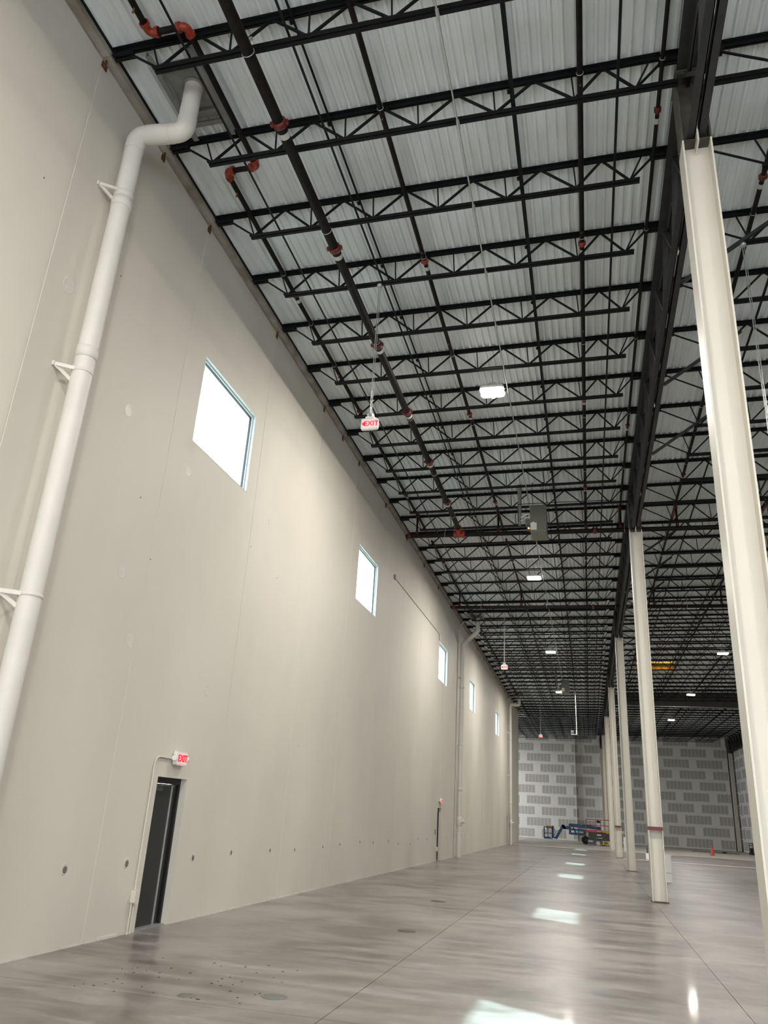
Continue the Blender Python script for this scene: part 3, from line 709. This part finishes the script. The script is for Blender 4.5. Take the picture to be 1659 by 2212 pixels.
# ------------------------------------------------------------------ doors
for n, (a, b) in DOOR.items():
    dn = struct(bpy.data.objects.new(f'door_{n}', None)); col.objects.link(dn); dn.location = (.04, a, 0)
    wd, ht = b-a, 2.115
    MB().box((-.27, 0, 0), (-.15, .05, ht)).build('frame_jamb', M_frame, dn)
    MB().box((-.27, wd-.05, 0), (-.15, wd, ht)).box((-.27, wd-.075, 0), (-.19, wd-.05, ht-.05)).build('frame_jamb', M_frame, dn)
    MB().box((-.27, .05, ht-.09), (-.15, wd-.05, ht)).build('frame_head', M_frame, dn)
    lf = MB().box((-.235, .053, .015), (-.19, wd-.078, ht-.095)).build('door_leaf', M_door, dn)
    MB().box((-.19, wd-.215, .015), (-.182, wd-.175, ht-.10)).build('edge_strip', M_galv, lf)
    MB().box((-.19, .10, ht-.20), (-.13, .36, ht-.13)).build('door_closer', M_mgray, lf)
    MB().bar((-.15, .33, ht-.12), (-.14, wd-.20, ht-.115), .02, .012).bar((-.15, .18, ht-.12), (-.13, .34, ht-.115), .02, .012).build('closer_arm', M_gray, lf)
    MB().box((-.27, .0, 0), (-.09, wd, .014)).build('threshold', M_galv, dn)
# light switch near second door
t = thing('switch_plate', 'small dark reader plate beside the second door', 'switch', (0, 34.75, 1.15))
MB().box((0, -.05, -.09), (.02, .05, .09)).build('plate', M_mgray, t); MB().box((.02, -.02, -.03), (.03, .02, .03)).build('switch', M_white, t)

# ------------------------------------------------------------------ wall exit signs
txt = text_mesh('EXIT', .148)
def rounded(w_, h_, d, rr=.035, n=4):
    pts = []
    for cx_, cz_, a0 in ((w_/2-rr, h_/2-rr, 0), (-w_/2+rr, h_/2-rr, 90), (-w_/2+rr, -h_/2+rr, 180), (w_/2-rr, -h_/2+rr, 270)):
        for i in range(n+1):
            a = math.radians(a0+90*i/n); pts.append((cx_+rr*math.cos(a), cz_+rr*math.sin(a)))
    m = len(pts); vs = [(x, -d/2, z) for x, z in pts]+[(x, d/2, z) for x, z in pts]
    return vs, [tuple(range(m)), tuple(range(m, 2*m))[::-1]]+[(i, i+m, (i+1) % m+m, (i+1) % m) for i in range(m)]
def wall_exit(y, z, label):
    t = thing('exit_sign', label, 'exit sign', (0, y, z), 0, 'exit signs over the wall doors')
    b = MB(); b.add(*rounded(.34, .21, .07)); o = b.build('sign_housing', M_white, t, (.055, 0, 0)); o.rotation_euler = (0, 0, math.pi/2)
    o = MB().box((-.15, -.039, -.085), (.15, -.034, .085)).build('sign_face', M_exitf, t, (.055, 0, 0)); o.rotation_euler = (0, 0, math.pi/2)
    txt2 = txt.copy(); txt2.materials.clear(); txt2.materials.append(M_exitr)
    o = mo('lettering', txt2, t, (.098, 0, 0), (math.pi/2, 0, math.pi/2))
    for s in (-1, 1):
        hd = MB().lathe((0, 0, 0), [(.022, -.03), (.045, .0), (.045, .02), (.038, .022)], 14, 0, 'y').bar((0, -.02, 0), (-.03, -.05, -.04), .02, .02)
        o = hd.build('lamp_head', M_white, t, (.06, s*.20, -.0)); o.rotation_euler = (0, 0, -s*.5 if s > 0 else math.pi+.5)
    return t
wall_exit(11.70, 2.41, 'red lit EXIT sign with lamp heads above the nearest door')
wall_exit(35.75, 2.41, 'red lit EXIT sign above the second door along the wall')
# conduit and junction box beside the first door
for dy, sc, l in ((0, 1, 'white painted conduit and junction box left of the nearest door'), (24.02, .98, 'white painted conduit left of the second door')):
    t = thing('wall_conduit', l, 'conduit', (.02, 11.0+dy, 0), 0)
    p = [(0, 0, .52), (0, 0, 2.2)]+bend((0, 0, 2.2), (0, 0, 2.40), (0, .3, 2.40), .13, 7)+[(0, .52, 2.40)]
    MB().tube(p, .014, 8).build('conduit', M_wall, t)
    MB().box((-.02, -.055, .40), (.05, .055, .56)).box((.05, -.06, .39), (.056, .06, .57)).build('junction_box', M_wall, t)
    MB().tube([(0, -.035, 0), (0, -.035, .42)], .012, 8).tube([(0, .035, 0), (0, .035, .42)], .012, 8).build('lower_conduit', M_wall, t)
t = thing('wall_conduit', 'dark thin conduit running slanted from a small box to the third window', 'conduit', (.012, 25.3, 9.57), 0)
MB().tube([(0, .08, -.02), (0, 8.74, 0)]+bend((0, 8.74, 0), (0, 8.9, 0), (0, 8.95, -.3), .06, 4)+[(0, 8.98, -.30)], .011, 6).build('conduit', M_gray, t)
MB().box((-.012, -.07, -.08), (.03, .07, .08)).build('junction_box', M_gray, t)
t = thing('wall_conduit', 'thin painted conduit dropping from the third window to the second door', 'conduit', (.008, 35.62, 2.53), 0)
MB().tube([(0, 0, 0), (0, 0, 5.0)], .008, 6).build('conduit', M_wall, t)

# ------------------------------------------------------------------ hanging exit signs
def arrow_mesh():
    vs = [(-.055, 0, 0), (0, 0, .05), (0, 0, -.05), (-.055, -.004, 0), (0, -.004, .05), (0, -.004, -.05)]
    return MB().add(vs, [(0, 1, 2), (3, 5, 4), (0, 3, 4, 1), (1, 4, 5, 2), (2, 5, 3, 0)]).mesh('arrow', M_exitr)
arr = arrow_mesh(); txt3 = text_mesh('EXIT', .132); txt3.materials.clear(); txt3.materials.append(M_exitr)
def hang_exit(x, y, z, zt_, label):
    t = thing('exit_sign', label, 'exit sign', (x, y, z), 0, 'exit signs hanging from the joists')
    MB().add(*rounded(.315, .225, .05)).build('sign_housing', M_white, t)
    MB().box((-.135, -.029, -.085), (.135, -.0255, .085)).build('sign_face', M_exitf, t)
    mo('lettering', txt3, t, (.034, -.031, 0), (math.pi/2, 0, 0)); mo('arrow', arr, t, (-.088, -.0295, 0))
    MB().box((-.08, -.03, .113), (.08, .03, .145)).build('canopy', M_white, t)
    MB().box((-.06, -.02, .145), (-.045, .02, .20)).box((.045, -.02, .145), (.06, .02, .20)).box((-.035, -.03, .16), (.035, .03, .21)).build('hanger_box', M_galv, t)
    MB().tube([(-.012, 0, .2), (-.012, 0, zt_-z)], .009, 8).build('rod', M_galv, t)
    MB().tube([(.014, .006, .2), (.02, .006, zt_-z)], .006, 6).build('cable', M_galv, t)
    MB().lathe((0, 0, zt_-z-.03), [(.05, 0), (.055, .03), (.05, .06)], 12).build('ceiling_box', M_galv, t)
hang_exit(2.83, jy(2), 8.23, 11.25, 'nearest red EXIT sign with left arrow hanging on a long rod')
hang_exit(2.70, jy(17), 8.59, 11.25, 'second red EXIT sign hanging in mid-air down the left bay')
hang_exit(2.60, jy(36), 8.64, 11.25, 'third small red EXIT sign hanging in the far distance, left bay')
hang_exit(9.30, jy(2), 6.33, 11.25, 'white edged exit sign hanging beside the nearest column, cut by the photo edge')

# ------------------------------------------------------------------ high bay lamps
def rlens(w_, h_, z0, z1):
    vs, fs = rounded(w_, h_, z1-z0, .09, 5)
    return [(x, z, y) for x, y, z in vs], fs
def high_bay(x, y, z, label, on=True):
    t = thing('high_bay_light', label, 'ceiling light', (x, y, z), 0, 'high bay lights under the joists')
    for dy in (-.105, .105):
        b = MB(); b.add(*rlens(.56, .20, -.02, .02)); b.build('lamp_lens', M_lens, t, (.0, dy, -.045))
        b = MB(); b.add(*rlens(.58, .205, -.03, .03)); b.build('lamp_housing', M_white, t, (0, dy, .01))
    MB().box((-.12, -.08, .04), (.12, .08, .10)).build('driver_box', M_white, t)
    MB().bar((-.2, 0, .04), (-.06, 0, .22), .008, .008).bar((.2, 0, .04), (.06, 0, .22), .008, .008).bar((0, 0, .2), (0, 0, zd(x)-z-.01), .008, .008, up=(0, 1, 0)).bar((-.07, 0, .22), (.07, 0, .22), .01, .01).build('hanger', M_galv, t)
    MB().tube([(-.05, .2, .0), (-.04, .26, -.06), (.0, .34, -.02), (.04, .42, .05), (.06, .5, .16)], .009, 6).build('cord', M_white, t)
    ld = bpy.data.lights.new('lamp_light', 'AREA'); ld.shape = 'RECTANGLE'; ld.size = .56; ld.size_y = .40; ld.energy = LAMP; ld.color = (1, .95, .87)
    lo = bpy.data.objects.new('lamp_light', ld); col.objects.link(lo); lo.location = (0, 0, -.075); lo.parent = t
lp = ['first lit high bay light, large and bright in mid-bay', 'second lit high bay light down the left bay', 'third lit high bay light down the left bay', 'fourth lit high bay light, beside the farther unit heater']
yl = [15.93+BAY*i for i in range(4)]
for i, y in enumerate(yl): high_bay(4.51, y, 11.27, lp[i])
high_bay(4.51, .69, 11.27, 'added unseen high bay light behind the camera, left bay, first'); high_bay(4.51, -8.0, 11.27, 'added unseen high bay light behind the camera, left bay, second')  # lamp row carried on behind the camera, added out of view for light
for i, l in zip((2, 3, 4), ('right bay lit high bay light nearest the white column', 'right bay lit high bay light, second of three', 'right bay lit high bay light, smallest and farthest')):
    high_bay(14.03, 15.93+BAY*i, 11.27, l)
high_bay(-5.5, 91.6, 11.27, 'added unseen high bay light of the side room, brightening the far left boards')  # hidden lamp added to brighten the left boards of the end wall
high_bay(14.03, .69, 11.27, 'added unseen high bay light behind the camera, right bay'); high_bay(14.03, 15.93, 11.27, 'added unseen high bay light of the right bay beside the near column')  # right bay lamps outside the view, added for light

# ------------------------------------------------------------------ unit heaters
def heater(x, y, z, label, s=1.0):
    t = thing('unit_heater', label, 'unit heater', (x, y, z), 0, 'gas unit heaters under the joists')
    w_, d, h = .50, .92, .84
    MB().box((0, 0, .0), (w_, .02, h)).build('front_panel', M_heater, t)
    MB().box((0, .02, 0), (w_, d, h)).build('cabinet', M_heater, t)
    MB().box((0.002, .01, -.012), (w_-.002, d-.02, 0)).build('bottom_panel', M_heater_lit, t)
    MB().box((.01, -.006, .03), (.20, 0, .26)).box((.06, -.006, .26), (.14, 0, .29)).build('rating_label', M_paper, t)
    MB().lathe((.44, -.004, .35), [(.008, -.003), (.008, .003)], 8, axis='y').build('screw', M_frame, t)
    MB().tube([(-.02, .15, .60), (-.16, .15, .60), (-.24, .15, .52), (-.30, .15, .50)], .022, 8).tube([(-.02, .12, .50), (-.14, .12, .50), (-.2, .12, .42), (-.30, .12, .38)], .018, 8).build('gas_piping', M_galv, t)
    MB().tube([(-.34, .3, .30), (-.34, .3, .75)], .05, 14).tube([(-.34, .3, .74), (-.34, .3, zd(x)-z-.01)], .062, 14).build('flue', M_gray, t)
    MB().box((-.15, .08, .22), (-.0, .3, .42)).box((-.10, .04, .05), (0, .2, .16)).build('gas_valve', M_mgray, t)
    MB().lathe((-.045, .035, .10), [(.022, 0), (.02, -.012), (.005, -.014)][::-1], 10, axis='y').build('pilot_light', M_glow, t)
    MB().tube([(-.38, .2, .36), (-.38, .2, .98), (0.6, .2, 1.0), (2.6, .2, 1.0)], .012, 8).build('gas_line', M_pipe, t)
    for xx in (.08, .42):
        MB().bar((xx, .1, h), (xx, .1, zd(x)-z-.05), .012, .012, up=(0, 1, 0)).box((xx-.02, .08, zd(x)-z-.08), (xx+.02, .12, zd(x)-z-.05)).build('hanger_rod', M_dark, t)
heater(4.925, 22.62, 10.17, 'nearer olive gray unit heater with a label sheet hanging mid-bay')
heater(4.86, 54.3, 10.12, 'farther gray unit heater behind the fourth lamp')
# pole mounted device far down the bay
t = thing('pole_camera', 'small box on the end of a long pale pole hanging far down the bay', 'camera', (5.68, 62.3, 8.15), 0)
MB().tube([(0, 0, .1), (0, 0, 3.3)], .022, 8).build('pole', M_white, t)
MB().tube([(0, 0, -.02), (0, 0, .32)], .045, 10).build('pole_end', M_white, t)
MB().box((-.42, -.15, -.02), (.02, .15, .03)).build('mounting_arm', M_galv, t)
MB().box((-.42, -.12, .03), (-.22, .12, .30)).lathe((-.32, -.13, .16), [(.05, 0), (.04, -.02)], 10, axis='y').build('camera_box', M_gray, t)

# ------------------------------------------------------------------ draft curtain and skylight
t = thing('draft_curtain', 'long dark sheet metal draft curtain across the right bay', 'draft curtain', (8.4, 66.55, 0), 0)
for i in range(7):
    x0, x1 = i*1.98, (i+1)*1.98-.01
    MB().box((x0, -.01, 11.02), (x1, .01, zd(8.4+x0)-.02)).build('curtain_panel', M_curt, t)
MB().box((0, -.04, 11.0), (13.86, .04, 11.03)).build('edge_angle', M_galv, t)
t = thing('skylight', 'yellow lit skylight opening among the dark joists of the right bay', 'skylight', (10.95, 53.75, 0), 0)
z0 = zd(10.9)
MB().box((-1.15, -.62, z0-.30), (1.15, -.60, z0-.02)).box((-1.15, .60, z0-.30), (1.15, .62, z0-.02)).box((-1.15, -.6, z0-.30), (-1.13, .6, z0-.02)).box((1.13, -.6, z0-.30), (1.15, .6, z0-.02)).build('curb', M_yskin, t)
MB().box((-1.13, -.60, z0-.06), (1.13, .60, z0-.02)).build('dome', M_sky, t)

# ------------------------------------------------------------------ boxes by the columns
t = thing('disconnect_box', 'small white electrical box on the left face of the second column', 'electrical box', (7.90, Y0+BAY-.05, 1.02), 0)
MB().box((-.075, -.07, 0), (.0, .07, .16)).build('box', M_white, t); MB().box((-.05, -.03, .16), (-.01, .03, .30)).build('handle', M_mgray, t)
for x, y, h, l in ((9.17, 33.2, .92, 'white floor pedestal behind the second column'), (9.14, 70.6, 1.05, 'white floor pedestal behind the fourth column')):
    t = thing('floor_pedestal', l, 'pedestal', (x, y, 0), 0)
    MB().box((-.12, -.06, .012), (.12, .06, h)).build('panel', M_white, t); MB().box((-.125, -.10, 0), (.125, .10, .012)).build('foot', M_galv, t)
    MB().box((-.11, -.062, .3), (.11, -.06, .31)).build('seam', M_gask, t)

# ------------------------------------------------------------------ boom lift (blue, articulated)
def wheel(parent, x, y, r, w_, tm, hm, name='wheel'):
    o = MB().lathe((0, 0, 0), [(r*.62, -w_/2), (r*.92, -w_/2), (r, -w_*.35), (r, w_*.35), (r*.92, w_/2), (r*.62, w_/2)], 24, 0, 'y').build(name, tm, parent, (x, y, r))
    MB().lathe((0, 0, 0), [(r*.6, -w_*.42), (r*.62, w_*.42)], 18, 0, 'y').lathe((0, 0, 0), [(r*.22, -w_*.52), (r*.22, w_*.52)], 12, 0, 'y').build('hub', hm, o)
    return o
t = thing('boom_lift', 'blue articulated boom lift folded low with its basket at the left', 'boom lift', (0, 86.2, 0), 0)
ch = MB().box((5.55, -.6, .28), (8.3, .6, .62)).box((6.3, -.75, .35), (7.6, .75, .55)).build('chassis', M_blue, t)
for x in (5.95, 7.95):
    for y in (-.85, .85): wheel(t, x, y, .38, .28, M_rub, M_mgray)
MB().lathe((6.95, 0, .62), [(.5, 0), (.5, .12)], 24).build('turntable', M_mgray, t)
MB().box((5.75, -.85, .78), (8.4, -.45, 1.35)).box((5.75, .45, .78), (8.4, .85, 1.35)).box((7.4, -.85, .74), (8.5, .85, 1.2)).build('engine_cover', M_mgray, t)
MB().bar((4.45, 0, .90), (7.6, 0, .84), .24, .20).build('lower_boom', M_blue, t)
MB().bar((4.40, 0, 1.30), (7.6, 0, 1.18), .22, .19).build('middle_boom', M_blue, t)
MB().bar((4.40, -.02, 1.70), (7.5, -.02, 1.52), .28, .30).build('upper_boom', M_blue, t)
MB().box((4.33, -.17, .82), (4.55, .17, 1.80)).build('boom_knuckle', M_blue, t)
MB().bar((4.5, -.2, 1.78), (5.3, -.2, 1.80), .06, .05).bar((5.7, -.2, 1.80), (6.6, -.2, 1.76), .08, .08).build('hose_guard', M_mgray, t)
MB().tube([(4.72, -.2, 1.6), (5.05, -.2, .86)], .045, 10).build('cylinder', M_rub, t)
MB().bar((4.38, 0, 1.42), (3.83, 0, 1.40), .20, .30).bar((3.92, 0, 1.28), (3.74, 0, 1.66), .20, .28).build('jib_link', M_blue, t)
MB().bar((3.80, 0, 1.66), (3.02, 0, .34), .20, .27).build('jib_boom', M_blue, t)
MB().bar((3.05, 0, .36), (2.78, 0, .45), .14, .16).box((2.62, -.12, .40), (2.82, .12, 1.52)).build('basket_mount', M_blue, t)
MB().tube([(2.82, -.1, .6), (3.0, -.1, .9), (2.85, -.1, 1.3), (2.75, -.1, 1.52)], .025, 8).build('hose', M_rub, t)
bk = MB(); 
for z in (.32, .80, 1.38):
    for y in (-.55, .55): bk.tube([(1.86, y, z), (2.66, y, z)], .034, 8)
    for x in (1.86, 2.66): bk.tube([(x, -.55, z), (x, .55, z)], .034, 8)
for x in (1.86, 2.26, 2.66):
    for y in (-.55, .55): bk.tube([(x, y, .32), (x, y, 1.38)], .032, 8)
bk.build('basket_rail', M_blue, t)
MB().box((1.84, -.57, .28), (2.68, .57, .33)).box((1.90, -.58, .33), (2.5, -.565, .46)).build('basket_floor', M_blue, t)
MB().box((2.10, -.50, 1.22), (2.60, .1, 1.50)).build('control_console', M_yel, t)
MB().box((2.00, -.50, .50), (2.36, -.2, 1.15)).build('basket_bag', M_white, t)
# scissor lift (orange, gray)
t = thing('scissor_lift', 'gray and orange scissor lift with red rails, in front of the boom lift', 'scissor lift', (6.03, 82.9, 0), 0)
MB().box((.12, -.38, .14), (2.3, .38, .50)).build('base', M_mgray, t)
for i, x in enumerate((1.08, 2.2)):
    for y in (-.42, .42): wheel(t, x, y, .20, .12, M_paper, M_white)
MB().box((1.50, -.43, .12), (2.22, -.38, .46)).build('battery_box', M_yel, t)
MB().box((1.62, -.434, .22), (1.95, -.43, .36)).build('decal', M_mgray, t)
MB().box((.16, -.39, .3), (.6, -.385, .44)).build('decal', M_paper, t)
for i in range(4):
    z = .54+i*.15
    for y in (-.33, .33):
        MB().bar((.15, y, z), (2.3, y, z+.12), .05, .06).build('scissor_arm', M_mgray, t); MB().bar((.15, y+.06, z+.12), (2.3, y+.06, z), .05, .06).build('scissor_arm', M_mgray, t)
MB().box((.35, -.30, .52), (2.1, .30, 1.12)).build('scissor_stack', M_mgray, t)
MB().box((1.0, -.40, .90), (1.38, -.395, 1.0)).box((.95, -.40, .66), (1.02, -.395, .70)).box((1.1, -.40, .66), (1.5, -.395, .70)).build('decal', M_white, t)
MB().box((.02, -.30, .78), (.22, -.1, 1.12)).build('ladder_box', M_paper, t)
MB().box((0, -.40, 1.18), (2.45, .40, 1.36)).build('platform', M_mred, t)
MB().box((1.02, -.405, 1.24), (1.42, -.40, 1.30)).build('decal', M_paper, t)
MB().box((1.55, -.42, 1.19), (2.3, -.40, 1.34)).build('extension_deck', M_yel, t)
rl = MB()
for z in (1.80, 2.32):
    for y in (-.38, .38): rl.tube([(.02, y, z), (2.43, y, z)], .03, 8)
    for x in (.02, 2.43): rl.tube([(x, -.38, z), (x, .38, z)], .03, 8)
for x in (.02, .95, 1.4, 2.43):
    for y in (-.38, .38): rl.tube([(x, y, 1.34), (x, y, 2.32)], .03, 8)
rl.build('guard_rail', M_rail, t)
MB().box((1.05, -.45, 2.02), (1.35, -.30, 2.24)).bar((1.2, -.4, 2.2), (1.08, -.4, 2.34), .05, .05).box((1.0, -.44, 2.1), (1.05, -.36, 2.22)).build('control_box', M_rub, t)

# ------------------------------------------------------------------ cone, dolly, cord
t = thing('traffic_cone', 'orange traffic cone on the floor before the gray drywall', 'traffic cone', (16.45, 76.2, 0), 0)
MB().box((-.19, -.19, 0), (.19, .19, .03)).build('base', M_rub, t)
MB().lathe((0, 0, .03), [(.15, 0), (.13, .02), (.03, .68), (.025, .69)], 24).build('cone', M_cone, t)
t = thing('hand_truck', 'small black upright dolly standing by the right drywall', 'hand truck', (21.45, 87.0, 0), 0)
for x in (-.16, .16): MB().tube([(x, 0, .1), (x, .06, 1.05)], .03, 8).build('side_rail', M_rub, t)
for z in (.25, .55, .85, 1.03): MB().tube([(-.16, z*.06, z), (.16, z*.06, z)], .025, 8).build('crossbar', M_rub, t)
MB().box((-.18, -.22, .02), (.18, 0, .05)).build('toe_plate', M_rub, t)
MB().box((-.12, -.12, .06), (.12, .0, .62)).build('strapped_case', M_rub, t)
for x in (-.19, .19): MB().lathe((x, .06, .11), [(.11, -.025), (.11, .025)], 16, 0, 'x').build('wheel', M_rub, t)
t = MB().tube([(16.0, 86.6, .02), (17.0, 86.0, .02), (17.8, 86.4, .02), (18.8, 85.6, .02), (19.4, 85.9, .02), (20.1, 85.4, .02)], .02, 6).build('power_cord', M_rub); tag(t, 'dark cord lying on the floor behind the orange cone', 'cord')
t = MB().box((18.6, 85.5, 0), (19.0, 85.9, .10)).box((18.7, 85.45, .10), (18.9, 85.8, .14)).build('tool_case', M_rub); tag(t, 'small black case at the end of the cord on the floor', 'case')
bpy.context.view_layer.update()
